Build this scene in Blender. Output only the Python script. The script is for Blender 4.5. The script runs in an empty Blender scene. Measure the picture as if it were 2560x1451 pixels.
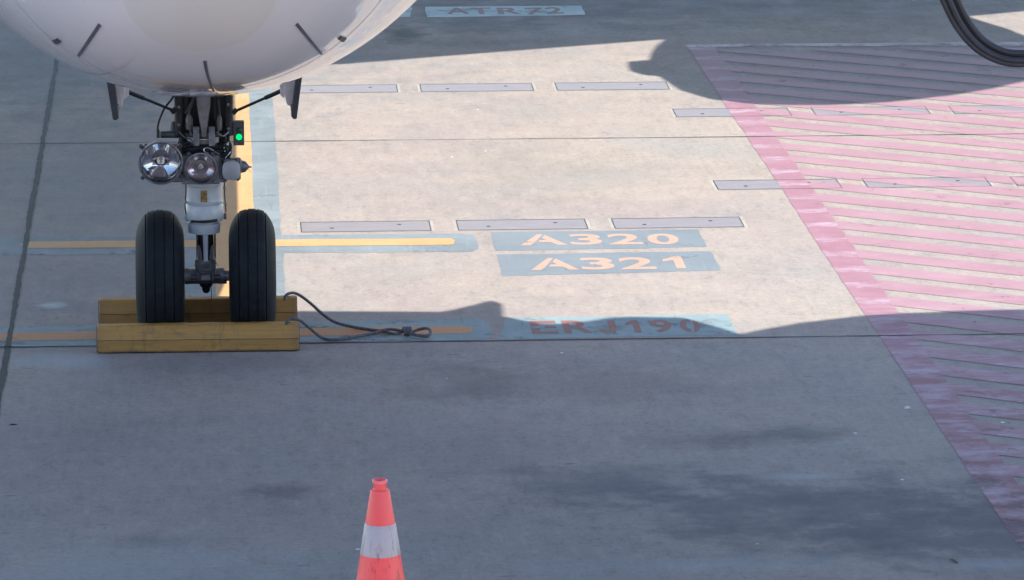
import bpy, bmesh, math, random
from mathutils import Vector, Matrix
from mathutils.bvhtree import BVHTree
S = bpy.context.scene
COL = S.collection
PI = math.pi
rad = math.radians
random.seed(4)

# ---------------------------------------------------------------- camera
FPX = 12963.0
PITCH = rad(12.07)
YAW = math.atan(764 * math.cos(PITCH) / FPX)
CAM = Vector((0.083, -28.788, 6.42))
FW = Vector((math.sin(YAW) * math.cos(PITCH), math.cos(YAW) * math.cos(PITCH), -math.sin(PITCH)))
RT = Vector((math.cos(YAW), -math.sin(YAW), 0))
UP = RT.cross(FW)
cd = bpy.data.cameras.new('camera')
cam = bpy.data.objects.new('camera', cd)
COL.objects.link(cam)
cam.location = CAM
cam.rotation_euler = Matrix((RT, UP, -FW)).transposed().to_euler()
cd.sensor_width = 36
cd.lens = FPX / 2560 * 36
cd.clip_start = 0.5
cd.clip_end = 3000
S.camera = cam

# ---------------------------------------------------------------- sky, sun, exposure
SUNV = Vector((0.54, -1.0, 1.0)).normalized()
ELEV = math.asin(SUNV.z)
AZ = math.atan2(SUNV.x, SUNV.y)
w = bpy.data.worlds.new("World")
S.world = w
w.use_nodes = True
wt = w.node_tree
wt.nodes.clear()
sky = wt.nodes.new('ShaderNodeTexSky')
sky.sky_type = 'NISHITA'
sky.sun_disc = False
sky.sun_elevation = ELEV
sky.sun_rotation = AZ
sky.dust_density = 0.25
sky.air_density = 1.25
sky.ozone_density = 2.4
bg = wt.nodes.new('ShaderNodeBackground')
bg.inputs[1].default_value = 0.145
wo = wt.nodes.new('ShaderNodeOutputWorld')
wt.links.new(sky.outputs[0], bg.inputs[0])
wt.links.new(bg.outputs[0], wo.inputs[0])
sl = bpy.data.lights.new('sun', 'SUN')
sl.energy = 4.1
sl.angle = rad(0.32)
sl.color = (1.0, 0.972, 0.845)
so = bpy.data.objects.new('sun', sl)
COL.objects.link(so)
so.rotation_euler = SUNV.to_track_quat('Z', 'Y').to_euler()
so.location = (20, -30, 40)
S.view_settings.view_transform = 'Standard'
S.view_settings.look = 'None'
S.view_settings.gamma = 1
S.view_settings.exposure = 1.43


# ---------------------------------------------------------------- measuring helpers
def ray(px, py):
    return (FW * FPX + RT * (px - 1280) - UP * (py - 725.5)).normalized()


def G(px, py, z=0.0):            # the point of the level at height z that the photo shows at px, py
    d = ray(px, py)
    return CAM + d * ((z - CAM.z) / d.z)


def AY(px, py, Y=0.0):           # the point of the upright plane y = Y
    d = ray(px, py)
    return CAM + d * ((Y - CAM.y) / d.y)


# ---------------------------------------------------------------- materials
class NT:
    def __init__(s, name):
        s.m = bpy.data.materials.new(name)
        s.m.use_nodes = True
        s.t = s.m.node_tree
        s.t.nodes.clear()
        s.out = s.n('ShaderNodeOutputMaterial')

    def n(s, k, **kw):
        nd = s.t.nodes.new(k)
        for a, b in kw.items():
            setattr(nd, a, b)
        return nd

    def l(s, a, b):
        s.t.links.new(a, b)

    def val(s, sock, v):
        if hasattr(v, 'links'):
            s.l(v, sock)
        else:
            if sock.type == 'RGBA' and len(v) == 3:
                v = (*v, 1)
            sock.default_value = v

    def math(s, op, a, b=None, clamp=False):
        nd = s.n('ShaderNodeMath', operation=op, use_clamp=clamp)
        s.val(nd.inputs[0], a)
        if b is not None:
            s.val(nd.inputs[1], b)
        return nd.outputs[0]

    def mix(s, f, a, b, mode='MIX'):
        nd = s.n('ShaderNodeMix', data_type='RGBA', blend_type=mode)
        s.val(nd.inputs[0], f)
        s.val(nd.inputs[6], a)
        s.val(nd.inputs[7], b)
        return nd.outputs[2]

    def pos(s, scale=(1, 1, 1), off=(0, 0, 0), obj=False):
        if obj:
            g = s.n('ShaderNodeTexCoord').outputs['Object']
        else:
            g = s.n('ShaderNodeNewGeometry').outputs['Position']
        mp = s.n('ShaderNodeMapping')
        mp.inputs['Scale'].default_value = scale
        mp.inputs['Location'].default_value = off
        s.l(g, mp.inputs[0])
        return mp.outputs[0]

    def noise(s, vec, scale, detail=4, rough=0.55, dist=0.0):
        nd = s.n('ShaderNodeTexNoise')
        nd.inputs['Scale'].default_value = scale
        nd.inputs['Detail'].default_value = detail
        nd.inputs['Roughness'].default_value = rough
        nd.inputs['Distortion'].default_value = dist
        s.l(vec, nd.inputs['Vector'])
        return nd.outputs['Fac']

    def ramp(s, f, a, b, lo=0.0, hi=1.0):
        nd = s.n('ShaderNodeMapRange', clamp=True)
        s.val(nd.inputs['Value'], f)
        nd.inputs['From Min'].default_value = a
        nd.inputs['From Max'].default_value = b
        nd.inputs['To Min'].default_value = lo
        nd.inputs['To Max'].default_value = hi
        return nd.outputs[0]

    def bsdf(s, **kw):
        nd = s.n('ShaderNodeBsdfPrincipled')
        for k, v in kw.items():
            s.val(nd.inputs[k.replace('_', ' ')], v)
        return nd

    def bump(s, h, strength=0.2, dist=0.01):
        nd = s.n('ShaderNodeBump')
        nd.inputs['Strength'].default_value = strength
        nd.inputs['Distance'].default_value = dist
        s.l(h, nd.inputs['Height'])
        return nd.outputs[0]

    def surf(s, b):
        s.l(b, s.out.inputs[0])
        return s.m


def simple(name, col, rough=0.5, metal=0.0, var=0.12, nscale=25, coat=0.0, spec=0.5, bump=0.0, streak=(1, 1, 1)):
    t = NT(name)
    v = t.pos(scale=streak)
    n1 = t.noise(v, nscale, 5, 0.6)
    c2 = tuple(x * (1 - var * 2) for x in col)
    c1 = tuple(min(1, x * (1 + var)) for x in col)
    c = t.mix(t.ramp(n1, 0.3, 0.7), c2, c1)
    b = t.bsdf(Base_Color=c, Roughness=t.ramp(n1, 0.3, 0.7, rough * 0.85, min(1, rough * 1.15)), Metallic=metal,
               Coat_Weight=coat, Specular_IOR_Level=spec)
    if bump:
        t.l(t.bump(n1, bump, 0.004), b.inputs['Normal'])
    return t.surf(b.outputs[0])


CONC = (0.285, 0.262, 0.238)
# stains, painted-in shade tints and pale patches of the apron: centre px, py in the photo, half sizes in metres, strength, colour
STAINS_AND_SHADE = [
    ((1780, 1100), (0.36, 0.22), 0.55, (0.095, 0.085, 0.10)),
    ((2010, 1085), (0.28, 0.18), 0.55, (0.095, 0.085, 0.10)),
    ((2150, 1290), (0.95, 0.80), 0.68, (0.095, 0.088, 0.11)),
    ((2400, 1340), (0.7, 0.7), 0.60, (0.095, 0.088, 0.11)),
    ((1500, 1215), (0.55, 0.38), 0.62, (0.10, 0.095, 0.115)),
    ((1850, 1270), (0.75, 0.50), 0.52, (0.10, 0.095, 0.115)),
    ((1180, 950), (0.40, 0.45), 0.34, (0.125, 0.112, 0.115)),
    ((1500, 960), (1.00, 0.45), 0.30, (0.120, 0.108, 0.115)),
    ((1200, 1130), (0.45, 0.60), 0.22, (0.120, 0.110, 0.12)),
    ((705, 1228), (0.19, 0.16), 0.62, (0.095, 0.080, 0.095)),
    ((375, 1352), (0.17, 0.14), 0.42, (0.10, 0.10, 0.115)),
    ((1010, 85), (0.16, 0.40), 0.75, (0.045, 0.05, 0.06)),
    ((1215, 62), (0.45, 0.50), 0.45, (0.09, 0.09, 0.10)),
    ((1150, 105), (0.8, 0.35), 0.22, (0.10, 0.10, 0.11)),
    ((650, 915), (0.9, 0.25), 0.28, (0.12, 0.105, 0.12)),
    ((1350, 430), (0.60, 1.3), 0.22, (0.16, 0.15, 0.14)),
    ((230, 1100), (0.5, 0.7), 0.20, (0.13, 0.125, 0.14)),
    ((2020, 1192), (0.22, 0.07), 0.32, (0.42, 0.46, 0.48)),
    ((150, 905), (0.28, 0.20), 0.45, (0.32, 0.37, 0.42)),
    ((1780, 1412), (0.75, 0.13), 0.35, (0.27, 0.31, 0.34)),
    ((2480, 1412), (0.30, 0.10), 0.35, (0.32, 0.36, 0.40)),
    ((300, 1420), (0.9, 0.45), 0.28, (0.27, 0.31, 0.335)),
    ((1450, -10), (3.2, 1.5), 0.50, (0.09, 0.10, 0.125)),  # far shade deepened in the colour, with some tarnish
    ((250, 150), (2.2, 2.2), 0.42, (0.085, 0.115, 0.14)),  # cool shade painted in at the upper left
    ((250, 480), (0.9, 3.8), 0.42, (0.13, 0.165, 0.19)),  # cool shade tint painted along the left of the gear
    ((150, 767), (0.17, 0.20), 0.40, (0.14, 0.14, 0.15)),
    ((128, 763), (0.080, 0.09), 0.75, (0.42, 0.45, 0.46)),
]


def concrete(name):
    t = NT(name)
    p = t.pos()
    big = t.noise(p, 0.38, 5, 0.6, 0.3)
    mid = t.noise(p, 2.3, 6, 0.62, 0.2)
    brush = t.noise(t.pos(scale=(38, 1.6, 1)), 1.0, 3, 0.6)
    brush2 = t.noise(t.pos(scale=(2.2, 26, 1)), 1.0, 4, 0.65)
    fine = t.noise(p, 85, 3, 0.7)
    c = t.mix(t.ramp(big, 0.36, 0.64), (0.276, 0.223, 0.221), (0.318, 0.268, 0.253))
    c = t.mix(t.ramp(mid, 0.38, 0.66, 0, 0.5), c, (0.360, 0.298, 0.272))
    cream = t.noise(t.pos(off=(17, 3, 0)), 0.42, 4, 0.55)
    c = t.mix(t.ramp(cream, 0.47, 0.62, 0, 0.55), c, (0.350, 0.290, 0.252))
    hue = t.noise(t.pos(off=(31, 7, 0)), 0.75, 4, 0.55)
    c = t.mix(t.ramp(hue, 0.50, 0.68, 0, 0.45), c, (0.232, 0.236, 0.245))
    grime = t.ramp(t.noise(t.pos(off=(2.2, 1.0, 0)), 0.9, 6, 0.7), 0.42, 0.62)
    c = t.mix(t.math('MULTIPLY', grime, t.ramp(brush, 0.40, 0.66, 0.16, 0.0)), c, (0.12, 0.115, 0.11))
    blot = t.noise(t.pos(scale=(1.0, 2.2, 1), off=(8, 1, 0)), 6.5, 7, 0.75)
    c = t.mix(t.math('MULTIPLY', t.ramp(grime, 0, 1, .35, 1), t.ramp(blot, 0.54, 0.70, 0, 0.35)), c, (0.14, 0.132, 0.128))
    c = t.mix(t.ramp(brush2, 0.25, 0.52, 0.13, 0.0), c, (0.12, 0.11, 0.11))
    c = t.mix(t.ramp(fine, 0.3, 0.7, 0.16, 0.0), c, (0.10, 0.095, 0.09))
    wear = t.noise(t.pos(scale=(1, 1.6, 1), off=(3, 3, 0)), 1.15, 7, 0.72)
    c = t.mix(t.ramp(wear, 0.52, 0.72, 0, 0.28), c, (0.15, 0.145, 0.15))
    gr = t.noise(t.pos(scale=(1, 1.3, 1), off=(1, 12, 0)), 24, 6, 0.8)
    c = t.mix(t.ramp(gr, 0.50, 0.64, 0, 0.40), c, (0.12, 0.112, 0.112))
    gr2 = t.noise(t.pos(scale=(1, 1, 1), off=(7, 2, 0)), 55, 4, 0.8)
    c = t.mix(t.ramp(gr2, 0.50, 0.75, 0, 0.45), c, (0.40, 0.36, 0.33))
    th1 = t.noise(t.pos(scale=(10, 3.2, 1), off=(3, 6, 0)), 1.0, 8, 0.78)
    c = t.mix(t.ramp(th1, 0.52, 0.68, 0, 0.42), c, (0.13, 0.12, 0.125))
    c = t.mix(t.ramp(th1, 0.46, 0.34, 0, 0.35), c, (0.40, 0.355, 0.325))
    th2 = t.noise(t.pos(scale=(26, 11, 1), off=(5, 1, 0)), 1.0, 5, 0.75)
    c = t.mix(t.math('MULTIPLY', t.ramp(wear, 0.40, 0.58, .35, 1), t.ramp(th2, 0.54, 0.68, 0, 0.5)), c, (0.11, 0.10, 0.105))
    scr = t.noise(t.pos(scale=(60, 9, 1), off=(2, 2, 0)), 1.0, 3, 0.7)
    c = t.mix(t.math('MULTIPLY', t.ramp(wear, 0.42, 0.6), t.ramp(scr, 0.66, 0.78, 0, 0.45)), c, (0.09, 0.085, 0.09))
    # scuffs: short dark dashes lying across
    vo = t.n('ShaderNodeTexVoronoi')
    vo.inputs['Scale'].default_value = 1.0
    t.l(t.pos(scale=(2.1, 9.0, 1)), vo.inputs['Vector'])
    pick = t.n('ShaderNodeSeparateColor')
    t.l(vo.outputs['Color'], pick.inputs[0])
    dash = t.math('MULTIPLY', t.math('LESS_THAN', vo.outputs['Distance'], 0.075), t.math('GREATER_THAN', pick.outputs[0], 0.86))
    c = t.mix(t.math('MULTIPLY', dash, 0.55), c, (0.06, 0.055, 0.06))
    # mica glints painted in as pale specks
    vs = t.n('ShaderNodeTexVoronoi')
    vs.inputs['Scale'].default_value = 5.0
    t.l(t.pos(scale=(1, 1, 1), off=(0.3, 0.7, 0)), vs.inputs['Vector'])
    pk = t.n('ShaderNodeSeparateColor')
    t.l(vs.outputs['Color'], pk.inputs[0])
    sp = t.math('MULTIPLY', t.math('LESS_THAN', vs.outputs['Distance'], 0.055), t.math('GREATER_THAN', pk.outputs[1], 0.90))
    c = t.mix(sp, c, (0.75, 0.73, 0.70))
    # stains, shade tints and pale patches
    wob = t.n('ShaderNodeTexNoise')
    wob.inputs['Scale'].default_value = 3.0
    wob.inputs['Detail'].default_value = 7
    wob.inputs['Roughness'].default_value = 0.65
    t.l(t.n('ShaderNodeNewGeometry').outputs['Position'], wob.inputs['Vector'])
    geo = t.n('ShaderNodeNewGeometry').outputs['Position']
    for (ctr, hs, stg, colr) in STAINS_AND_SHADE:
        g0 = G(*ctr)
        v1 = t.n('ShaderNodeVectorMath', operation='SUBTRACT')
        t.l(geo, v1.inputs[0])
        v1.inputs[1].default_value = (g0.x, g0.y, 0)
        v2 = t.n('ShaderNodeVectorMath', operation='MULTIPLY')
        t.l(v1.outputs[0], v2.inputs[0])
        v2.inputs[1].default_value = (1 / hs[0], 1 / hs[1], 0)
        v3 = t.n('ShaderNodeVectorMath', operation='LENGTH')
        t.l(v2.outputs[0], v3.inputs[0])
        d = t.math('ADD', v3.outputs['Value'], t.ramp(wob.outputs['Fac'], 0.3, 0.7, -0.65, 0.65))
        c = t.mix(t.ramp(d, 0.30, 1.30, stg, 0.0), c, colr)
    h = t.math('ADD', t.math('MULTIPLY', fine, 0.5), mid)
    b = t.bsdf(Base_Color=c, Roughness=t.ramp(mid, 0.3, 0.7, 0.62, 0.85), Specular_IOR_Level=0.35)
    t.l(t.bump(h, 0.25, 0.01), b.inputs['Normal'])
    return t.surf(b.outputs[0])


def paint(name, col, col2, wear=(0.30, 0.42), base_alpha=1.0, scr=(30, 1.5, 1), rough=0.6, patch=None, ywear=False):
    """road paint: a colour with scratches through which the concrete shows"""
    t = NT(name)
    p = t.pos()
    n = t.noise(p, 1.6, 6, 0.65)
    s1 = t.noise(t.pos(scale=scr), 1.0, 4, 0.7)
    s2 = t.noise(t.pos(scale=(5, 24, 1), off=(9, 2, 0)), 1.0, 4, 0.7)
    c = t.mix(t.ramp(n, 0.35, 0.65), col, col2)
    c = t.mix(t.ramp(s1, 0.55, 0.8, 0, 0.35), c, tuple(min(1, x * 1.35 + .03) for x in col2))
    if patch:
        # paler worn places where each stripe meets the border band
        y0, pitch, pc = patch
        sx = t.n('ShaderNodeSeparateXYZ')
        t.l(p, sx.inputs[0])
        ph = t.math('MULTIPLY', t.math('SUBTRACT', sx.outputs[1], y0), 2 * PI / pitch)
        wv = t.math('ADD', t.math('SINE', ph), t.ramp(t.noise(p, 7, 6, 0.7), 0.3, 0.7, -0.9, 0.9))
        edge = t.noise(t.pos(scale=(4, 18, 1)), 1.0, 5, 0.7)
        c = t.mix(t.math('MULTIPLY', t.ramp(wv, 0.30, 1.1, 0, 0.9), t.ramp(edge, 0.35, 0.6)), c, pc)
    w1 = t.ramp(t.noise(t.pos(off=(5, 5, 0)), 3.2, 9, 0.78), wear[0], wear[1])
    w2 = t.ramp(s1, 0.22, 0.34)
    w3 = t.ramp(s2, 0.20, 0.33)
    a = t.math('MULTIPLY', t.math('MULTIPLY', w1, w2), t.math('MULTIPLY', w3, base_alpha))
    if ywear:
        sx = t.n('ShaderNodeSeparateXYZ')
        t.l(p, sx.inputs[0])
        worn = t.math('MULTIPLY', t.ramp(sx.outputs[1], 1.2, -0.6), t.ramp(t.noise(t.pos(scale=(1.2, 3.5, 1), off=(4, 4, 0)), 2.6, 8, 0.72), 0.46, 0.62, 0, 0.8))
        c = t.mix(t.math('MULTIPLY', worn, 0.8), c, (0.42, 0.34, 0.40))
        worn2 = t.math('MULTIPLY', t.ramp(sx.outputs[1], 1.0, -2.5), t.ramp(t.noise(t.pos(off=(14, 4, 0)), 3.5, 8, 0.72), 0.45, 0.62, 0, 0.7))
        c = t.mix(worn2, c, (0.19, 0.065, 0.088))
        th = t.ramp(sx.outputs[1], -6.2, -1.8, 0.60, 0.18)
        d = t.math('SUBTRACT', t.noise(t.pos(off=(1, 8, 0)), 2.2, 8, 0.7), th)
        a = t.math('MULTIPLY', a, t.ramp(d, -0.05, 0.16))
    b = t.bsdf(Base_Color=c, Roughness=rough, Specular_IOR_Level=0.4)
    tr = t.n('ShaderNodeBsdfTransparent')
    mx = t.n('ShaderNodeMixShader')
    t.l(a, mx.inputs[0])
    t.l(tr.outputs[0], mx.inputs[1])
    t.l(b.outputs[0], mx.inputs[2])
    return t.surf(mx.outputs[0])


def fuselage_paint(ctr, rad_):
    t = NT('white_gloss_paint')
    p = t.pos()
    n = t.noise(p, 1.3, 4, 0.5)
    c = t.mix(t.ramp(n, 0.3, 0.7), (0.765, 0.69, 0.715), (0.825, 0.75, 0.768))
    # round erosion patch on the tip of the nose, slightly yellower
    v = t.n('ShaderNodeVectorMath', operation='DISTANCE')
    t.l(p, v.inputs[0])
    v.inputs[1].default_value = ctr
    c = t.mix(t.ramp(v.outputs['Value'], rad_ - .008, rad_ + .008, 0.5, 0.0), c, (0.70, 0.64, 0.585))
    d = t.noise(t.pos(scale=(1, .35, 1)), 22, 5, 0.7)
    c = t.mix(t.ramp(d, 0.62, 0.8, 0, 0.25), c, (0.5, 0.48, 0.47))
    b = t.bsdf(Base_Color=c, Roughness=0.22, Coat_Weight=1.0, Coat_Roughness=0.05, Coat_IOR=1.75, Specular_IOR_Level=0.5)
    t.l(t.bump(t.noise(p, 1.7, 2, 0.5), 0.10, 0.02), b.inputs['Normal'])
    return t.surf(b.outputs[0])


def rubber(name='tyre_rubber'):
    t = NT(name)
    n = t.noise(t.pos(scale=(1, 1, 1)), 14, 6, 0.65)
    c = t.mix(t.ramp(n, 0.3, 0.7), (0.0055, 0.0070, 0.0105), (0.010, 0.012, 0.017))
    dn = t.noise(t.pos(scale=(1, 3, 3), off=(2, 2, 2)), 5, 7, 0.7)
    c = t.mix(t.ramp(dn, 0.52, 0.70, 0, 0.5), c, (0.030, 0.031, 0.036))
    b = t.bsdf(Base_Color=c, Roughness=0.68, Specular_IOR_Level=0.25)
    t.l(t.bump(t.noise(t.pos(), 120, 3, 0.6), 0.25, 0.003), b.inputs['Normal'])
    return t.surf(b.outputs[0])


def timber():
    t = NT('yellow_painted_timber')
    g = t.noise(t.pos(scale=(2.2, 40, 40)), 1.0, 5, 0.65)
    n = t.noise(t.pos(), 9, 6, 0.7)
    c = t.mix(t.ramp(g, 0.3, 0.7), (0.365, 0.182, 0.042), (0.46, 0.240, 0.058))
    c = t.mix(t.ramp(n, 0.56, 0.74, 0, 0.55), c, (0.10, 0.062, 0.030))
    v = t.noise(t.pos(scale=(14, 3, 3)), 1.0, 6, 0.75)
    c = t.mix(t.ramp(v, 0.56, 0.70, 0, 0.6), c, (0.12, 0.075, 0.04))
    rb = t.noise(t.pos(scale=(3.5, 9, 22), off=(6, 6, 0)), 1.0, 7, 0.75)
    c = t.mix(t.ramp(rb, 0.56, 0.68, 0, 0.55), c, (0.07, 0.055, 0.045))
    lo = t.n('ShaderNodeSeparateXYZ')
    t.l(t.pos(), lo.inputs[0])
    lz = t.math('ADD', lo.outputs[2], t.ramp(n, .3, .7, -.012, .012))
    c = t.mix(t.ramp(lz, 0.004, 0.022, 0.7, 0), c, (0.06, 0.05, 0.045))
    # bare dark timber near the sawn ends and lower edges
    ed = t.n('ShaderNodeNewGeometry').outputs['Pointiness']
    c = t.mix(t.ramp(ed, 0.52, 0.58, 0, 0.7), c, (0.10, 0.07, 0.06))
    b = t.bsdf(Base_Color=c, Roughness=0.6)
    t.l(t.bump(g, 0.3, 0.006), b.inputs['Normal'])
    return t.surf(b.outputs[0])


def cone_mat(name, col, scratch=(0.16, 0.03, 0.04), amt=0.5):
    t = NT(name)
    n = t.noise(t.pos(scale=(42, 42, 4.0)), 1.0, 5, 0.7)
    n2 = t.noise(t.pos(), 5, 5, 0.6)
    c = t.mix(t.ramp(n2, 0.3, 0.7), col, tuple(min(1, x * 1.12) for x in col))
    low = t.n('ShaderNodeSeparateXYZ')
    t.l(t.pos(), low.inputs[0])
    k = t.ramp(low.outputs[2], 0.60, 0.38, 0, 1)
    k = t.math('MULTIPLY', k, t.ramp(n, 0.54, 0.66, 0, amt))
    c = t.mix(k, c, scratch)
    b = t.bsdf(Base_Color=c, Roughness=0.38, Subsurface_Weight=0.0)
    return t.surf(b.outputs[0])


M = {}
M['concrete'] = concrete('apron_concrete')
M['joint'] = simple('joint_sealant', (0.020, 0.024, 0.028), 0.8, var=0.25, nscale=18)
M['joint_wide'] = simple('wide_joint_sealant', (0.028, 0.036, 0.042), 0.7, var=0.25, nscale=9)
M['grout'] = simple('pale_grout', (0.325, 0.295, 0.27), 0.85, var=0.12, nscale=14)
M['blue'] = paint('blue_grey_paint', (0.142, 0.164, 0.197), (0.176, 0.200, 0.230), wear=(0.26, 0.40), base_alpha=0.95)
M['blue_band'] = paint('worn_blue_grey_paint', (0.138, 0.162, 0.190), (0.215, 0.245, 0.272), wear=(0.28, 0.42), base_alpha=0.95)
M['teal'] = paint('teal_worn_paint', (0.158, 0.218, 0.245), (0.245, 0.310, 0.335), wear=(0.30, 0.46), base_alpha=0.92)  # blue paint with its look in shade put into the colour
M['teal_pale'] = paint('pale_teal_paint', (0.30, 0.40, 0.43), (0.46, 0.56, 0.58), wear=(0.30, 0.46), base_alpha=0.95)  # blue paint brightened: sheen of the far marking put into the colour
M['yellow'] = paint('yellow_line_paint', (0.43, 0.235, 0.10), (0.48, 0.285, 0.135), wear=(0.22, 0.36))
M['orange'] = paint('worn_orange_line_paint', (0.46, 0.21, 0.10), (0.50, 0.25, 0.14), wear=(0.26, 0.42), base_alpha=0.92)  # yellow line paint carrying its salmon tone in shade as colour
M['peach'] = paint('peach_letter_paint', (0.355, 0.228, 0.178), (0.39, 0.262, 0.21), wear=(0.24, 0.40))
M['maroon'] = paint('red_letter_paint', (0.195, 0.078, 0.075), (0.24, 0.10, 0.092), wear=(0.24, 0.40))  # peach letters darkened to red, shade painted into the colour
PITCHY = 0.454
M['pink'] = paint('pink_red_paint', (0.282, 0.152, 0.188), (0.318, 0.188, 0.222), wear=(0.25, 0.42), scr=(10, 4, 1), ywear=True)
M['pink_band'] = paint('pink_red_band_paint', (0.250, 0.112, 0.150), (0.290, 0.150, 0.190), wear=(0.22, 0.38), scr=(10, 4, 1),
                       patch=(8.70 + PITCHY * 0.25, PITCHY, (0.37, 0.28, 0.345)), ywear=True)
M['pink_top'] = paint('faded_pink_band_paint', (0.30, 0.16, 0.20), (0.62, 0.56, 0.62), wear=(0.30, 0.50), scr=(2, 9, 1), base_alpha=0.9)
M['plate'] = simple('galvanised_plate', (0.215, 0.186, 0.208), 0.5, 0.05, var=0.12, nscale=5, streak=(1, 4, 1))
M['dark_steel'] = simple('dark_steel', (0.035, 0.035, 0.045), 0.5, 0.3, var=0.3)
M['strip'] = simple('diverter_strip_metal', (0.16, 0.16, 0.18), 0.4, 0.5, var=0.2, nscale=30)
M['seam'] = simple('seam_sealant', (0.62, 0.61, 0.61), 0.5, var=0.05)
M['probe'] = simple('probe_plate', (0.07, 0.075, 0.085), 0.45, 0.4, var=0.2)
M['glass_dark'] = simple('cockpit_glass', (0.02, 0.025, 0.03), 0.05, coat=1.0, var=0.1)
M['tyre'] = rubber()
M['rim'] = simple('rim_grey', (0.30, 0.30, 0.33), 0.4, 0.4, var=0.15)
M['gear_white'] = simple('gear_white_paint', (0.47, 0.465, 0.49), 0.35, var=0.10, nscale=9, coat=0.3)
M['gear_grey'] = simple('gear_grey_paint', (0.235, 0.225, 0.24), 0.42, 0.15, var=0.20, nscale=22, coat=0.2)
M['cap_grey'] = simple('lamp_cap_grey', (0.38, 0.365, 0.39), 0.4, 0.1, var=0.08, nscale=12)
M['gear_mid'] = simple('gear_mid_grey', (0.10, 0.10, 0.115), 0.42, 0.3, var=0.25, nscale=25)
M['gear_black'] = simple('gear_black', (0.012, 0.013, 0.020), 0.42, 0.1, var=0.3, nscale=30)
M['door'] = simple('door_inner_grey', (0.74, 0.68, 0.72), 0.5, 0.1, var=0.12, nscale=12)
M['door_edge'] = simple('door_dark_edge', (0.040, 0.043, 0.058), 0.45, var=0.2)
M['chrome'] = simple('chrome', (0.80, 0.80, 0.82), 0.09, 1.0, var=0.03)
M['bezel'] = simple('lamp_bezel_metal', (0.26, 0.25, 0.28), 0.32, 0.7, var=0.2, nscale=40)
M['reflector'] = simple('lamp_reflector', (0.50, 0.49, 0.53), 0.06, 1.0, var=0.02)
M['reflector_rose'] = simple('rose_tinted_reflector', (0.52, 0.42, 0.45), 0.17, 1.0, var=0.03)  # pinkish reflection mixed into the metal colour
M['timber'] = timber()
M['rope'] = simple('grey_rope', (0.115, 0.105, 0.12), 0.75, var=0.3, nscale=90, bump=0.6)
M['cone_red'] = cone_mat('cone_red_plastic', (1.0, 0.098, 0.100), amt=0.7)
M['cone_inner'] = simple('cone_inner_red', (1.0, 0.015, 0.05), 0.5, var=0.05)
M['cone_white'] = cone_mat('cone_reflective_band', (0.44, 0.375, 0.41), (0.11, 0.09, 0.11), 0.85)
M['rim_pink'] = simple('cone_rim_pink', (1.0, 0.20, 0.23), 0.4, var=0.03)
M['cable'] = simple('cable_sheath', (0.055, 0.052, 0.070), 0.38, var=0.15, nscale=10)
M['roof'] = simple('blue_grey_roof_panel', (0.10, 0.12, 0.16), 0.6, var=0.08, nscale=1.2)
M['wall'] = simple('terminal_wall_panel', (0.42, 0.40, 0.38), 0.6, var=0.08, nscale=1.2)
M['label'] = simple('amber_placard', (0.33, 0.19, 0.05), 0.5, var=0.35, nscale=60)
M['paper'] = simple('pale_scrap', (0.62, 0.58, 0.56), 0.8, var=0.1)

t = NT('lamp_glass')
b = t.bsdf(Base_Color=(1, 1, 1), Roughness=0.0, Transmission_Weight=1.0, IOR=1.45)
M['glass'] = t.surf(b.outputs[0])
t = NT('green_indicator_glow')
em = t.n('ShaderNodeEmission')
lw = t.n('ShaderNodeLayerWeight')
t.l(t.mix(t.ramp(lw.outputs['Facing'], 0.0, 0.6), (0.0, 0.95, 0.22), (0.0, 0.45, 0.01)), em.inputs[0])
em.inputs[1].default_value = 0.62
M['green'] = t.surf(em.outputs[0])
M['green_off'] = simple('unlit_green_lens', (0.010, 0.045, 0.028), 0.3, var=0.1, coat=0.5)


# ---------------------------------------------------------------- mesh helpers
def link(name, me, mat, parent=None):
    o = bpy.data.objects.new(name, me)
    COL.objects.link(o)
    if mat is not None:
        me.materials.append(M[mat] if isinstance(mat, str) else mat)
    if parent is not None:
        o.parent = parent
    return o


def obj(name, bm, mat, parent=None, smooth=True, bevel=0.0, seg=2, angle=40):
    me = bpy.data.meshes.new(name)
    bmesh.ops.recalc_face_normals(bm, faces=bm.faces)
    bm.to_mesh(me)
    bm.free()
    o = link(name, me, mat, parent)
    if smooth:
        me.polygons.foreach_set('use_smooth', [True] * len(me.polygons))
        me.set_sharp_from_angle(angle=rad(angle))
    if bevel:
        md = o.modifiers.new('bevel', 'BEVEL')
        md.width = bevel
        md.segments = seg
        md.limit_method = 'ANGLE'
        md.angle_limit = rad(35)
        md.harden_normals = True
    return o


def tag(o, label=None, cat=None, group=None, kind=None):
    if label: o['label'] = label
    if cat: o['category'] = cat
    if group: o['group'] = group
    if kind: o['kind'] = kind
    return o


def empty(name, loc=(0, 0, 0)):
    o = bpy.data.objects.new(name, None)
    COL.objects.link(o)
    o.location = loc
    o.empty_display_size = 0.2
    return o


def add_box(bm, c, s, rot=None):
    mt = Matrix.Translation(c)
    if rot is not None:
        mt = mt @ rot
    mt = mt @ Matrix.Diagonal((*s, 1))
    return bmesh.ops.create_cube(bm, size=1, matrix=mt)


def frame(d):
    d = Vector(d).normalized()
    a = Vector((0, 0, 1)) if abs(d.z) < 0.9 else Vector((1, 0, 0))
    u = d.cross(a).normalized()
    return u, u.cross(d).normalized()


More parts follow.
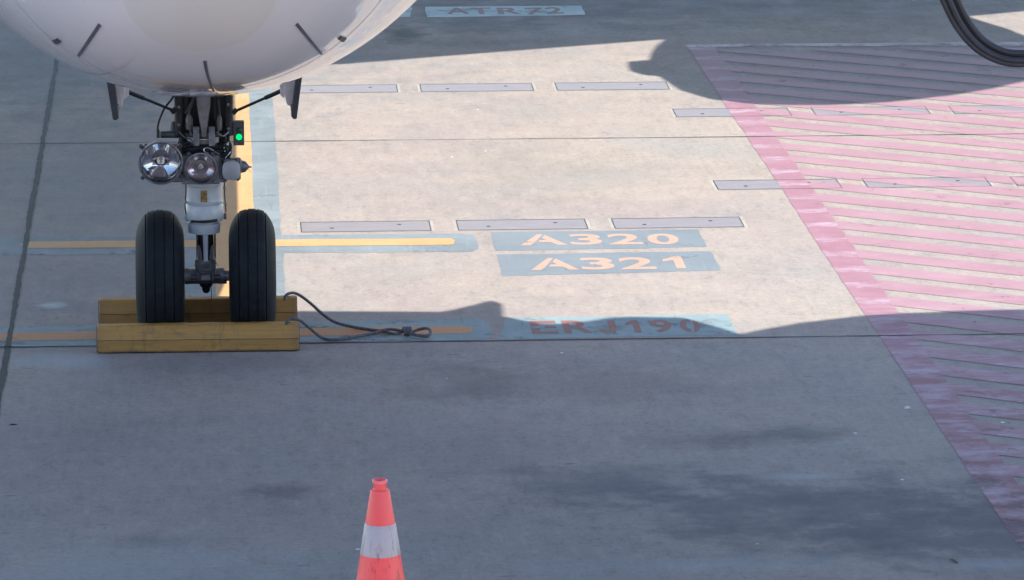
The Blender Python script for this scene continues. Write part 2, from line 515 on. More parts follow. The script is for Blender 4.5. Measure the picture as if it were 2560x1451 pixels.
def add_lathe(bm, base, axis, prof, n=32, cap0=True, cap1=True):
    """prof: (distance along the axis, radius)"""
    base = Vector(base)
    ax = Vector(axis).normalized()
    u, v = frame(ax)
    rings = []
    for (h, r) in prof:
        rings.append([bm.verts.new(base + ax * h + (u * math.cos(2 * PI * i / n) + v * math.sin(2 * PI * i / n)) * max(r, 1e-5)) for i in range(n)])
    for a, b_ in zip(rings, rings[1:]):
        for i in range(n):
            bm.faces.new((a[i], a[(i + 1) % n], b_[(i + 1) % n], b_[i]))
    if cap0: bm.faces.new(rings[0][::-1])
    if cap1: bm.faces.new(rings[-1])


def add_cyl(bm, p0, p1, r0, r1=None, n=20):
    p0, p1 = Vector(p0), Vector(p1)
    add_lathe(bm, p0, p1 - p0, [(0, r0), ((p1 - p0).length, r0 if r1 is None else r1)], n)


def catmull(pts, k=8):
    P = [Vector(p) for p in pts]
    P = [P[0] * 2 - P[1]] + P + [P[-1] * 2 - P[-2]]
    out = []
    for i in range(1, len(P) - 2):
        a, b_, c, d = P[i - 1:i + 3]
        for j in range(k):
            s = j / k
            out.append(0.5 * ((2 * b_) + (c - a) * s + (2 * a - 5 * b_ + 4 * c - d) * s * s + (3 * b_ - a - 3 * c + d) * s ** 3))
    out.append(P[-2])
    return out


def add_tube(bm, pts, r, n=10, k=8, raw=False):
    P = [Vector(p) for p in pts] if raw else catmull(pts, k)
    u = None
    rings = []
    for i, p in enumerate(P):
        d = (P[min(i + 1, len(P) - 1)] - P[max(i - 1, 0)]).normalized()
        if u is None:
            u = frame(d)[0]
        u = (u - d * u.dot(d)).normalized()
        v = d.cross(u)
        rr = r(i / (len(P) - 1)) if callable(r) else r
        rings.append([bm.verts.new(p + (u * math.cos(2 * PI * j / n) + v * math.sin(2 * PI * j / n)) * rr) for j in range(n)])
    for a, b_ in zip(rings, rings[1:]):
        for j in range(n):
            bm.faces.new((a[j], a[(j + 1) % n], b_[(j + 1) % n], b_[j]))
    bm.faces.new(rings[0][::-1])
    bm.faces.new(rings[-1])


def add_prism(bm, outline, ext):
    """outline: 3-D points of a polygon, swept along ext"""
    e = Vector(ext)
    a = [bm.verts.new(Vector(p)) for p in outline]
    b_ = [bm.verts.new(Vector(p) + e) for p in outline]
    n = len(a)
    bm.faces.new(a[::-1])
    bm.faces.new(b_)
    for i in range(n):
        bm.faces.new((a[i], a[(i + 1) % n], b_[(i + 1) % n], b_[i]))


def add_poly(bm, pts, z):
    return bm.faces.new([bm.verts.new((p[0], p[1], z)) for p in pts])


def rough_quad(corners, step=0.06, amp=0.006, seed=0):
    """outline through the corners with the wavering edge of hand-rolled paint"""
    rnd = random.Random(seed)
    out = []
    n = len(corners)
    for i in range(n):
        a, b_ = Vector(corners[i][:2]), Vector(corners[(i + 1) % n][:2])
        d = b_ - a
        k = max(2, int(d.length / step))
        nr = Vector((-d.y, d.x)).normalized()
        off = 0
        for j in range(k):
            off = off * 0.7 + rnd.uniform(-amp, amp)
            out.append(a + d * (j / k) + nr * (off if j else 0))
    return out


def sheet(name, outline, z, mat, parent=None):
    bm = bmesh.new()
    add_poly(bm, outline, z)
    for f in bm.faces:
        f.normal_update()
        if f.normal.z < 0: f.normal_flip()
    bmesh.ops.triangulate(bm, faces=bm.faces[:])
    me = bpy.data.meshes.new(name)
    bm.to_mesh(me)
    bm.free()
    return link(name, me, mat, parent)


def clip(poly, a, b_, c):         # keep a x + b y <= c
    out = []
    for i in range(len(poly)):
        p, q = poly[i], poly[(i + 1) % len(poly)]
        dp, dq = a * p[0] + b_ * p[1] - c, a * q[0] + b_ * q[1] - c
        if dp <= 0: out.append(p)
        if dp * dq < 0:
            s = dp / (dp - dq)
            out.append((p[0] + (q[0] - p[0]) * s, p[1] + (q[1] - p[1]) * s))
    return out


# ================================================================ SETTING
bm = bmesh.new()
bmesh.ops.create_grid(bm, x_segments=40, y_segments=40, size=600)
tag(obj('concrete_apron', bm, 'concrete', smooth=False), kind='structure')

# expansion joints ---------------------------------------------------------
ZJ = 0.0030


def joint(name, p, q, wdt, mat, amp, seed, step=0.12):
    rnd = random.Random(seed)
    p, q = Vector(p[:2]), Vector(q[:2])
    d = q - p
    nr = Vector((-d.y, d.x)).normalized()
    k = max(2, int(d.length / step))
    L, R = [], []
    ea = eb = 0.0
    for i in range(k + 1):
        ea = ea * 0.75 + rnd.uniform(-amp, amp)
        eb = eb * 0.75 + rnd.uniform(-amp, amp)
        c = p + d * i / k
        L.append(c + nr * (wdt / 2 + ea))
        R.append(c - nr * (wdt / 2 + eb))
    bm = bmesh.new()
    a = [bm.verts.new((*v, ZJ)) for v in L]
    b_ = [bm.verts.new((*v, ZJ)) for v in R]
    for i in range(k):
        bm.faces.new((a[i], a[i + 1], b_[i + 1], b_[i]))
    o = obj(name, bm, mat, smooth=False)
    tag(o, kind='structure')
    return o


g1, g2 = G(10, 361), G(2550, 336)
d = (g2 - g1).normalized()
joint('expansion_joint', g1 - d * 20, g2 + d * 20, 0.012, 'joint', 0.003, 1)
g1, g2 = G(15, 869), G(2550, 836)
d = (g2 - g1).normalized()
joint('expansion_joint', g1 - d * 20, g2 + d * 20, 0.018, 'joint', 0.004, 2)
g1, g2 = G(140, 165), G(14, 902)
joint('expansion_joint', (g1.x, 30), (g2.x, -12), 0.032, 'joint_wide', 0.0035, 3, 0.05)
joint('expansion_joint', (8.2, 30), (8.2, -12), 0.045, 'joint_wide', 0.008, 5, 0.10)

# painted lines -------------------------------------------------------------
ZB, ZY = 0.0008, 0.0020


def line(name, c, z, mat, amp=0.006, seed=0, step=0.06):
    return tag(sheet(name, rough_quad(c, step, amp, seed), z, mat), kind='structure')


yb1, yb2 = -0.02, 14.0
line('blue_border_band', [(0.300, 1.0), (0.470, 1.0), (0.486, yb2), (0.305, yb2)], ZB, 'blue_band', 0.004, 11)
line('blue_border_band', [(-0.125, 0.20), (0.068, 0.20), (0.063, yb2), (-0.105, yb2)], ZB, 'blue_band', 0.004, 12)
line('yellow_centre_line', [(0.058, -0.10), (0.308, -0.10), (0.304, yb2), (0.058, yb2)], ZY, 'yellow', 0.003, 13)


def P2(*pts):
    return [G(*p)[:2] for p in pts]


line('blue_stop_band', P2((-200, 598), (1150, 584), (1182, 588), (1192, 600), (1197, 622), (1180, 630), (-200, 640)), ZB + .0004, 'blue_band', 0.006, 14)
line('yellow_stop_line', P2((62, 605), (1128, 597), (1138, 602), (1136, 610), (1126, 613), (66, 622), (48, 613)), ZY + .0004, 'yellow', 0.003, 15)
line('blue_stop_band', P2((-200, 822), (1150, 797), (1205, 798), (1220, 806), (1229, 826), (1230, 842), (1216, 850), (-200, 872)), ZB + .0007, 'teal', 0.006, 16)
line('orange_stop_line', P2((-200, 836), (1165, 816), (1182, 821), (1180, 832), (1160, 835), (-200, 857)), ZY + .0006, 'orange', 0.004, 17)
line('blue_stop_band', P2((300, 26), (1024, 17), (1030, 20), (1026, 43), (300, 52)), ZB, 'teal_pale', 0.008, 18)
line('orange_stop_line', P2((300, 34), (985, 26), (990, 30), (985, 34), (300, 43)), ZY, 'orange', 0.003, 19)


# lettered position boxes -------------------------------------------------
def glyph_mesh(ch, x0, x1, y0, y1, z, name, mat, parent, bold=0.026):
    if ch in '1J':
        pl = [(.60, 1), (.97, 1), (.97, .34), (.90, .13), (.72, .01), (.36, 0), (.12, .09), (.0, .30), (.30, .36), (.37, .23), (.47, .20), (.56, .25), (.60, .38)] if ch == 'J' else [(.52, 0), (.93, 0), (.93, 1), (.60, 1), (.06, .74), (.06, .58), (.52, .70)]
        o = sheet(name, [(x0 + u * (x1 - x0), y0 + v * (y1 - y0)) for u, v in pl], z, mat, parent)
        return o
    cu = bpy.data.curves.new('letter', 'FONT')
    cu.body = ch
    cu.offset = bold
    cu.resolution_u = 6
    tmp = bpy.data.objects.new('letter', cu)
    COL.objects.link(tmp)
    dg = bpy.context.evaluated_depsgraph_get()
    me = bpy.data.meshes.new_from_object(tmp.evaluated_get(dg))
    bpy.data.objects.remove(tmp)
    bpy.data.curves.remove(cu)
    xs = [v.co.x for v in me.vertices]
    ys = [v.co.y for v in me.vertices]
    for v in me.vertices:
        v.co = Vector((x0 + (v.co.x - min(xs)) / (max(xs) - min(xs)) * (x1 - x0),
                       y0 + (v.co.y - min(ys)) / (max(ys) - min(ys)) * (y1 - y0), z))
    me.materials.clear()
    return link(name, me, mat, parent)


def box_mark(label, corners, text, yt, yb, spans, mat, seed, blue='blue', cuts=()):
    root = empty('painted_position_box', G(*corners[3]))
    tag(root, label, 'ground marking', 'blue painted boxes on the apron')
    root.location.z = 0
    inv = Matrix.Translation(-root.location)
    o = sheet('box_background', rough_quad(P2(*corners), 0.05, 0.006, seed), ZB + .0004, blue, root)
    o.data.transform(inv)
    for ch, (a, b_, *dy) in zip(text, spans):
        k = dy[0] if dy else 0
        pb0, pb1 = G(a, yb + k), G(b_, yb + k)
        pt = G((a + b_) / 2, yt + k)
        o = glyph_mesh(ch, pb0.x, pb1.x, (pb0.y + pb1.y) / 2, pt.y, ZY, 'painted_character', mat, root)
        o.data.transform(inv)
    for (a, b_, c_, d_) in cuts:
        # the bridge of the stencil, where the blue shows through the letter
        o = sheet('stencil_gap', P2(a, b_, c_, d_), ZY + .0008, blue, root)
        o.data.transform(inv)
    return root


box_mark('pale blue painted box with four peach characters right below the metal plates',
         ((1228, 581), (1745, 574), (1768, 618), (1239, 628)), 'A320', 586, 613,
         ((1301, 1419, 1), (1428, 1509), (1524, 1609, -1), (1624, 1702, -1)), 'peach', 21,
         cuts=(((1358, 586), (1364, 586), (1339, 613), (1331, 613)),))
box_mark('pale blue painted box with four peach characters nearer the camera than its sunlit twin',
         ((1240, 637), (1776, 629), (1801, 677), (1258, 691)), 'A321', 645, 675,
         ((1327, 1449, 1), (1456, 1540), (1553, 1643, -1), (1661, 1720, -3)), 'peach', 22,
         cuts=(((1384, 645), (1390, 645), (1366, 676), (1357, 676)),))
box_mark('teal painted box with six dark red characters half covered by the shadow edge',
         ((1268, 795), (1818, 786), (1846, 838), (1246, 849)), 'ERJ190', 802, 834,
         ((1331, 1398, 1), (1412, 1486), (1497, 1548), (1568, 1608, -1), (1631, 1687, -2), (1706, 1757, -3)), 'maroon', 23, 'teal', cuts=(((1724, 799), (1731, 799), (1737, 834), (1729, 834)), ((1362, 817), (1362, 822), (1328, 823), (1328, 818))))
box_mark('worn light blue painted box with five dark red characters at the far top edge',
         ((1062, 18), (1455, 15), (1462, 38), (1068, 44)), 'ATR72', 20, 36,
         ((1117, 1175), (1179, 1231), (1246, 1306), (1316, 1364), (1367, 1410, -1)), 'maroon', 24, 'teal_pale')

# pink hatched zone ----------------------------------------------------------
ZH = 0.0020
hz = empty('hatched_zone', (3.8, 2, 0))
tag(hz, 'worn pink painted zone with diagonal stripes crossing sun and shade at the right', 'ground marking')
inv = Matrix.Translation(-Vector(hz.location))


def edge_x(y):
    return 3.642 + (10.018 - y) * 0.0176


def hz_part(name, poly, mat, dz=0.0, amp=0.007, seed=0):
    o = sheet(name, rough_quad(poly, 0.09, amp, seed), ZH + dz, mat, hz)
    o.data.transform(inv)
    return o


hz_part('border_band', [(edge_x(-7), -7), (edge_x(-7) + .205, -7), (edge_x(9.9) + .205, 9.9), (edge_x(9.9), 9.9)], 'pink_band', 0.0, 0.0035, 31)
hz_part('top_band', [(edge_x(9.9), 9.9), (9.5, 9.72), (9.5, 9.95), (edge_x(10.02), 10.02)], 'pink_top', 0.0002, 0.006, 32)
SL = -0.63
for k in range(-14, 44):
    yc = 8.70 + k * -PITCHY + PITCHY / 2           # middle of a painted stripe at the border
    hw = PITCHY * 0.30
    x0 = edge_x(yc) + 0.199
    poly = [(x0 - .0, yc + hw), (x0, yc - hw), (9.5, yc - hw + SL * (9.5 - x0)), (9.5, yc + hw + SL * (9.5 - x0))]
    poly = clip(poly, 0, 1, 9.72 + 0.0)
    poly = clip(poly, 0, -1, 6.0)
    if len(poly) < 3: continue
    hz_part('stripe', poly, 'pink', 0.0004, 0.0035, 40 + k)

# metal cover plates -----------------------------------------------------
PW, PD = 0.805, 0.305


def make_plate():
    r = empty('metal_cover_plate')
    bm = bmesh.new()
    for (x0, x1, y0, y1) in ((-.026, PW + .026, -.020, -.006), (-.026, PW + .026, PD + .006, PD + .020), (-.026, -.006, -.006, PD + .006), (PW + .006, PW + .026, -.006, PD + .006)):
        add_poly(bm, [(x0, y0), (x1, y0), (x1, y1), (x0, y1)], 0.0006)
    obj('grout_edge', bm, 'grout', r, smooth=False)
    bm = bmesh.new()
    for (x0, x1, y0, y1) in ((-.006, PW + .006, -.010, .0), (-.006, PW + .006, PD, PD + .008), (-.006, .0, 0, PD), (PW, PW + .006, 0, PD)):
        add_poly(bm, [(x0, y0), (x1, y0), (x1, y1), (x0, y1)], 0.0026)
    obj('seat_frame', bm, 'dark_steel', r, smooth=False)
    bm = bmesh.new()
    add_poly(bm, [(0, 0), (PW, 0), (PW, PD), (0, PD)], 0.0012)
    obj('plate', bm, 'plate', r, smooth=False)
    for fx, fy in ((.235, .36), (.765, .66)):
        bm = bmesh.new()
        add_lathe(bm, (PW * fx, PD * fy, 0.0010), (0, 0, 1), [(0, .013), (.0020, .013), (.0020, .006)], 12)
        obj('bolt', bm, 'dark_steel', r, smooth=False)
    return r


proto = make_plate()
first = True


def place_plate(loc, ang, label):
    global first
    if first:
        r = proto
        first = False
    else:
        r = proto.copy()
        COL.objects.link(r)
        for ch in proto.children:
            c = ch.copy()
            COL.objects.link(c)
            c.parent = r
    r.location = loc
    r.rotation_euler = (0, 0, ang)
    tag(r, label, 'cover plate', 'metal plates set in rows in the apron')


rows = [
    # bottom-left corner of one plate, bottom-right corner of another for the angle, labels from index n0
    ((755, 581), (1847, 568), 0, [
        'lilac metal plate nearest the nose wheel, above the yellow line end',
        'lilac metal plate between two others above the gap beside the blue box',
        'lilac metal plate directly above the right half of the nearest peach lettering']),
    ((1797, 475), (2477, 466), 0, [
        'metal plate half bare lilac and half pink at the zone border, mid distance',
        'metal plate wholly inside the pink stripes with bare grey corners, mid distance',
        'metal plate cut by the right edge of the photo at mid distance']),
    ((1693, 293), (2313, 286), 0, [
        'metal plate at the zone border just beyond the long thin joint, left end bare',
        'pink stained metal plate just under the rounded shadow',
        'pink stained metal plate cut by the right frame edge, under the rounded shadow']),
    ((1055, 230), (1657, 224), -1, [
        'far metal plate emerging from behind the aircraft nose and gear door',
        'far metal plate between two others in the sunlit strip below the long shadow',
        'far metal plate ending beside the curved shadow edge']),
]
for (a, b_, n0, labs) in rows:
    A, B = G(*a), G(*b_)
    ang = math.atan2(B.y - A.y, B.x - A.x)
    dv = Vector((math.cos(ang), math.sin(ang), 0))
    for i, lb in enumerate(labs):
        place_plate(A + dv * 0.983 * (i + n0) - Vector((0, 0, A.z)), ang, lb)

# ---------------------------------------------------------------- roofs added to cast the shade, and the terminal
SH = Vector((0.54, -1.0, 1.0))     # towards the sun, per metre of height


def up_sun(px, py, h):
    return G(px, py) + SH * h


HT = 5.6
edge = [(-600, 792), (500, 782), (745, 778), (1000, 779), (1100, 780), (1130, 775), (1178, 764), (1222, 752), (1235, 753), (1240, 788), (1250, 792), (1275, 794),
        (1300, 801), (1353, 810), (1405, 810), (1473, 803), (1528, 795), (1583, 793), (1706, 795), (1760, 809), (1800, 820), (1848, 836),
        (1900, 825), (2000, 807), (2150, 790), (2250, 784), (2400, 778), (2550, 774), (2800, 770), (3600, 768)]
pts = [up_sun(x, y, HT) for x, y in edge]
root = empty('terminal_canopy', (3, -10, 0))  # added unseen roof, edge shaped to cast the front shade
tag(root, 'flat grey canopy roof standing outside the frame above the shaded front apron', 'canopy')
off = -Vector(root.location)
bm = bmesh.new()
add_prism(bm, [p + off for p in ([Vector((pts[0].x - 4, pts[0].y, HT))] + pts + [Vector((pts[-1].x + 4, pts[-1].y, HT)), Vector((pts[-1].x + 4, -12.0, HT)), Vector((pts[0].x - 4, -12.0, HT))])], (0, 0, -0.08))
obj('roof', bm, 'roof', root, smooth=False)
for x in (-7.5, 13.5):
    for y in (-7.0, -11.6):
        bm = bmesh.new()
        add_lathe(bm, Vector((x, y, 0)) + off, (0, 0, 1), [(0, .22), (.05, .22), (.05, .13), (HT - .15, .13), (HT - .085, .2)], 20)
        obj('column', bm, 'wall', root)

tb = empty('terminal_building', (0, -34, 0))
tag(tb, 'pale terminal building with a glazed upper storey standing behind the camera', 'building')
bm = bmesh.new()
add_box(bm, (0, 0, 2.4), (70, 5, 4.8))
add_box(bm, (0, 0, 8.9), (70, 5, 1.0))
obj('wall', bm, 'wall', tb, smooth=False)
bm = bmesh.new()
for i in range(28):
    add_box(bm, (-33.75 + i * 2.5, 0, 6.6), (2.4, 4.6, 3.6))
obj('window', bm, 'glass_dark', tb, smooth=False)

HB = 6.2
e2 = [(-900, 215), (850, 156), (1260, 124), (1670, 93), (1640, 115), (1628, 132), (1622, 150), (1568, 155), (1570, 168), (1575, 178), (1595, 184),
      (1640, 187), (1700, 226), (1760, 244), (1850, 255), (1950, 259), (2050, 259), (2200, 252), (2350, 236), (2450, 220), (2550, 198), (2640, 168), (2720, 120),
      (2640, 107), (2550, 88), (2500, 68), (2440, 50), (2405, 38), (2420, 36), (2550, 24), (3000, -6)]
p2 = [up_sun(x, y, HB) for x, y in e2]
br = empty('boarding_bridge', (7, 4, 0))  # unseen slab for the inferred bridge, outline and spread shaped for shade
tag(br, 'pale boarding bridge cab above the upper right corner, outside the frame', 'boarding bridge')
off = -Vector(br.location)
bm = bmesh.new()
add_prism(bm, [p + off for p in (p2 + [Vector((p2[-1].x + 12, p2[-1].y, HB)), Vector((p2[-1].x + 12, 19, HB)), Vector((p2[0].x - 9, 19, HB)), Vector((p2[0].x - 9, p2[0].y, HB))])], (0, 0, -0.08))
obj('roof', bm, 'roof', br, smooth=False)
for x, y in ((9.5, 9.0), (9.5, 13.0)):
    bm = bmesh.new()
    add_cyl(bm, Vector((x, y, 0)) + off, Vector((x, y, HB - .085)) + off, 0.2)
    obj('column', bm, 'wall', br)

# ================================================================ AIRCRAFT
air = empty('aircraft', (0, 0, 0))
tag(air, 'white aircraft nose above its twin wheel nose gear, parked behind yellow chocks', 'aircraft')

Y0, Z0, ZF, LW, PW_, QW, LB, PB, QB, ZC = -4.843, 2.876, 1.809, 5.983, 2.035, 1.811, 3.279, 2.065, 2.013, 3.766


def prof(t_, L, p, q):
    u = min(1, max(0, 1 - t_ / L))
    return (1 - u ** p) ** (1 / q)


def station(s):
    w_ = 1.975 * prof(s, LW, PW_, QW)
    b_ = Z0 - (Z0 - ZF) * prof(s, LB, PB, QB)
    t_ = Z0 + (5.75 - Z0) * prof(s, 6.5, 1.8, 1.9)
    mid = Z0 + (ZC - Z0) * min(1, s / 5) ** 0.8
    return w_, b_, t_, mid


def fpoint(s, th, grow=0.0):
    w_, b_, t_, mid = station(s)
    st, ct = math.sin(th), math.cos(th)
    return Vector(((w_ + grow) * ct, Y0 + s, mid + ((mid - b_ + grow) if st < 0 else (t_ - mid + grow)) * st))


NTH = 128
ST = [0.0006, 0.002, 0.005, 0.01, 0.02, 0.035, 0.055, 0.08, 0.11, 0.15, 0.2, 0.26, 0.33] + [0.42 + 0.1 * i for i in range(60)] + [7, 8, 10, 12, 14, 17]
bm = bmesh.new()
rings = [[bm.verts.new(fpoint(s, 2 * PI * i / NTH)) for i in range(NTH)] for s in ST]
tip = bm.verts.new((0, Y0, Z0))
for i in range(NTH):
    bm.faces.new((tip, rings[0][i], rings[0][(i + 1) % NTH]))
for a, b_ in zip(rings, rings[1:]):
    for i in range(NTH):
        bm.faces.new((a[i], a[(i + 1) % NTH], b_[(i + 1) % NTH], b_[i]))
bm.faces.new(rings[-1])
bmesh.ops.recalc_face_normals(bm, faces=bm.faces)
BVH = BVHTree.FromBMesh(bm)
fus = obj('fuselage', bm, None, air, angle=80)


def FH(px, py):
    h = BVH.ray_cast(CAM, ray(px, py))
    return h[0], h[1]


pa, pb_ = FH(501, 10)[0], FH(501, 129)[0]
M['fuselage'] = fuselage_paint(pa, (pa - pb_).length)
fus.data.materials.append(M['fuselage'])


def strip_on(name, a, b_, wd, th, mat, kink=0.0, n=14, taper=None):
    """a raised bar laid on the skin between two places"""
    bm = bmesh.new()
    prev = None
    for i in range(n + 1):
        f = i / n
        kx = kink * math.sin(PI * f)
        r = FH(a[0] + (b_[0] - a[0]) * f + kx, a[1] + (b_[1] - a[1]) * f)
        if r[0] is None: continue
        p, nr = r
        if nr.dot(CAM - p) < 0: nr = -nr
        r2 = FH(a[0] + (b_[0] - a[0]) * (f + .02) + kx, a[1] + (b_[1] - a[1]) * (f + .02))
        if r2[0] is None: break
        d_ = (r2[0] - p).normalized()
        sd = nr.cross(d_).normalized()
        w_ = wd * (taper(f) if taper else 1)
        q = [bm.verts.new(p + sd * s_ * w_ / 2 + nr * h_) for s_, h_ in ((-1, -.004), (-.8, th), (.8, th), (1, -.004))]
        if prev:
            for j in range(4):
                bm.faces.new((prev[j], prev[(j + 1) % 4], q[(j + 1) % 4], q[j]))
        else:
            bm.faces.new(q[::-1])
        prev = q
    bm.faces.new(prev)
    return obj(name, bm, mat, fus, smooth=False)


strip_on('diverter_strip', (250, 61), (197, 139), 0.020, 0.006, 'strip')
strip_on('diverter_strip', (741, 60), (803, 134), 0.019, 0.006, 'strip', taper=lambda f: 1 - .25 * f)
strip_on('diverter_strip', (512, 152), (534, 227), 0.019, 0.006, 'strip', kink=-3.0, taper=lambda f: 1.05 - .45 * f)


def skin_patch(name, corners, th, mat):
    P = [FH(*c) for c in corners]
    nr = sum((p[1] for p in P), Vector()).normalized()
    if nr.dot(CAM - P[0][0]) < 0: nr = -nr
    bm = bmesh.new()
    add_prism(bm, [p[0] - nr * .004 for p in P], nr * (th + .004))
    return obj(name, bm, mat, fus, smooth=False)


skin_patch('sensor_plate', ((131, 99), (142, 95), (154, 104), (142, 110)), 0.008, 'probe')
skin_patch('sensor_plate', ((844, 97), (852, 90), (865, 94), (856, 104)), 0.008, 'probe')
# seam where the radome meets the fuselage
ps = FH(131, 99)[0]
s_seam = ps.y - Y0
bm = bmesh.new()
NS = 160
r0 = [bm.verts.new(fpoint(s_seam, 2 * PI * i / NS, 0.0012)) for i in range(NS)]
r1 = [bm.verts.new(fpoint(s_seam + 0.009, 2 * PI * i / NS, 0.0012)) for i in range(NS)]
for i in range(NS):
    bm.faces.new((r0[i], r0[(i + 1) % NS], r1[(i + 1) % NS], r1[i]))
obj('radome_seam', bm, 'seam', fus)
# cockpit windows, above the frame
for side in (1, -1):
    for (t0, t1, s0, s1) in ((64, 87, 1.35, 2.0), (40, 61, 1.5, 2.3), (22, 37, 1.9, 2.75)):
        bm = bmesh.new()
        gr = []
        for i in range(7):
            row = []
            for j in range(7):
                th = rad(t0 + (t1 - t0) * i / 6)
                if side < 0: th = PI - th
                row.append(bm.verts.new(fpoint(s0 + (s1 - s0) * j / 6, th, 0.004)))
            gr.append(row)
        for i in range(6):
            for j in range(6):
                bm.faces.new((gr[i][j], gr[i][j + 1], gr[i + 1][j + 1], gr[i + 1][j]))
        obj('cockpit_window', bm, 'glass_dark', fus)

# nose gear -------------------------------------------------------------------
GY = 0.03            # the axle stands a little behind the origin
ax_c = AY(515, 691, GY)
R = 0.372
AXZ = 0.358


def wheel(px0, px1):
    w0, w1 = AY(px0, 691, GY).x, AY(px1, 691, GY).x
    cx, hw = (w0 + w1) / 2, (w1 - w0) / 2
    root = empty('wheel', (cx, GY, AXZ))
    root.parent = air
    # section through the tyre: x across, r radius, four grooves
    pr = []

    def crown(u):      # u in -1..1 across the tread
        a = abs(u)
        if a < 0.52: return R - 0.014 * (a / 0.52) ** 2
        k = (a - 0.52) / 0.48
        return R - 0.014 - 0.055 * k - 0.080 * (1 - math.sqrt(max(0, 1 - k * k)))
    gro = (-0.58, -0.20, 0.20, 0.58)
    us = [-1 + 2 * i / 64 for i in range(65)]
    for u in us:
        pr.append((u * hw, crown(u)))
    out = []
    for (x, r) in pr:
        out.append((x, r))
    for g_ in gro:
        gx = g_ * hw
        out = [q for q in out if abs(q[0] - gx) > 0.0042]
        out += [(gx - .0038, crown(g_)), (gx - .0025, crown(g_) - .0045), (gx + .0025, crown(g_) - .0045), (gx + .0038, crown(g_))]
    out.sort(key=lambda q: q[0])
    side_l = [(-hw * .86, .155), (-hw * .96, .17), (-hw * 1.01, .205)]
    side_r = [(-x, r) for x, r in side_l[::-1]]
    prof_ = side_l + out + side_r
    bm = bmesh.new()
    n = 96
    rings = []
    for (x, r) in prof_:
        ring = []
        for i in range(n):
            a = 2 * PI * i / n
            y, z = r * math.cos(a), r * math.sin(a)
            # the tyre sits flat on the ground and bulges a little above it
            zlim = -AXZ + 0.001
            if z < zlim: z = zlim + (z - zlim) * 0.05 if z > -0.5 else zlim
            bul = max(0, (-z - 0.22) / 0.15)
            ring.append(bm.verts.new((x * (1 + .05 * bul), y, max(z, zlim))))
        rings.append(ring)
    for a, b_ in zip(rings, rings[1:]):
        for i in range(n):
            bm.faces.new((a[i], a[(i + 1) % n], b_[(i + 1) % n], b_[i]))
    obj('tyre', bm, 'tyre', root, angle=50)
    bm = bmesh.new()
    add_lathe(bm, (-hw * .86, 0, 0), (1, 0, 0), [(0, .158), (.006, .165), (.012, .150), (.03, .13), (.05, .06), (hw * 1.72 - .05, .06), (hw * 1.72 - .03, .13), (hw * 1.72 - .012, .15), (hw * 1.72 - .006, .165), (hw * 1.72, .158)], 48)
    for i in range(8):
        a = 2 * PI * i / 8
        for sx in (-hw * .80, hw * .80):
            add_cyl(bm, (sx - .012, .1 * math.cos(a), .1 * math.sin(a)), (sx + .012, .1 * math.cos(a), .1 * math.sin(a)), .009, n=8)
    obj('rim', bm, 'rim', root)
    return root


wheel(341, 461)
wheel(573, 689)


def PX(px, py, Y=GY):
    return AY(px, py, Y)


def zpx(py, Y=GY):
    return AY(515, py, Y).z


CX = ax_c.x
k_m = (AY(615, 691, GY).x - AY(515, 691, GY).x) / 100      # metres per photo pixel at the gear

# axle housing
bm = bmesh.new()
add_lathe(bm, PX(452, 691), (1, 0, 0), [(0, .030), (.02, .030), (.02, .046), (.045, .047), (.047, .043), (.10, .043), (.11, .05), (.16, .05), (.17, .043), (.215, .043), (.217, .047), (.245, .046), (.245, .03), (.275, .03)], 32)
obj('axle', bm, 'gear_grey', air)
bm = bmesh.new()
cz = zpx(672)
add_lathe(bm, (CX - .002, GY, zpx(702)), (0, 0, 1), [(0, .035), (.01, .050), (.06, .058), (.115, .060), (.125, .056)], 28)
o = obj('lower_fork', bm, 'gear_grey', air)
bm = bmesh.new()
fy = GY - .062
add_lathe(bm, PX(515, 663, fy + .01), (0, -1, 0), [(0, .020), (.012, .020), (.014, .013), (.022, .012)], 18)
add_box(bm, PX(533, 653, fy + .018), (.022, .012, .014))
obj('bolt', bm, 'gear_mid', o)
bm = bmesh.new()
add_box(bm, PX(514, 694, fy + .0), (.056, .03, .030))
obj('tow_bracket', bm, 'gear_grey', o, bevel=.004)
bm = bmesh.new()
for sx in (-1, 1):
    add_box(bm, PX(514 + sx * 18, 690, fy - .002), (.010, .035, .046))
    add_cyl(bm, PX(514 + sx * 20, 694, fy), PX(514 + sx * 38, 694, fy), .011)
    add_cyl(bm, PX(514 + sx * 22, 687, fy), PX(514 + sx * 36, 687, fy), .006)
add_cyl(bm, PX(505, 681, fy - .012), PX(524, 681, fy - .012), .007)
obj('tow_pin', bm, 'gear_mid', o)
bm = bmesh.new()
add_lathe(bm, (CX, GY - .03, zpx(703)), (0, 0, -1), [(0, .040), (.02, .036), (.030, .024), (.05, .022), (.062, .012)], 20)
add_box(bm, (CX, GY - .03, zpx(702)), (.235, .05, .014))
obj('jacking_dome', bm, 'gear_black', o)
bm = bmesh.new()
add_cyl(bm, PX(528, 716, GY - .03), PX(529, 748, GY - .03), .0022, n=6)
obj('ground_wire', bm, 'gear_black', o, smooth=False)

# chrome piston between two dark torque link arms
bm = bmesh.new()
add_cyl(bm, (CX + .000, GY, zpx(655)), (CX - .001, GY, zpx(570)), .048, n=40)
obj('piston', bm, 'chrome', air)
bm = bmesh.new()
bm.free()
for sx in (-1, 1):
    bm = bmesh.new()
    add_tube(bm, [PX(515 + sx * 22, 640, GY - .0), PX(515 + sx * 24, 655, GY - .01), PX(515 + sx * 30, 666, GY - .02)], .0022, 6, raw=True)
    obj('wire_stay', bm, 'chrome', air)
for sx in (-1, 1):
    bm = bmesh.new()
    add_box(bm, PX(515 + sx * 16.5, 611, GY + .10), (.036, .04, .155))
    obj('torque_link', bm, 'gear_black', air, bevel=.004)

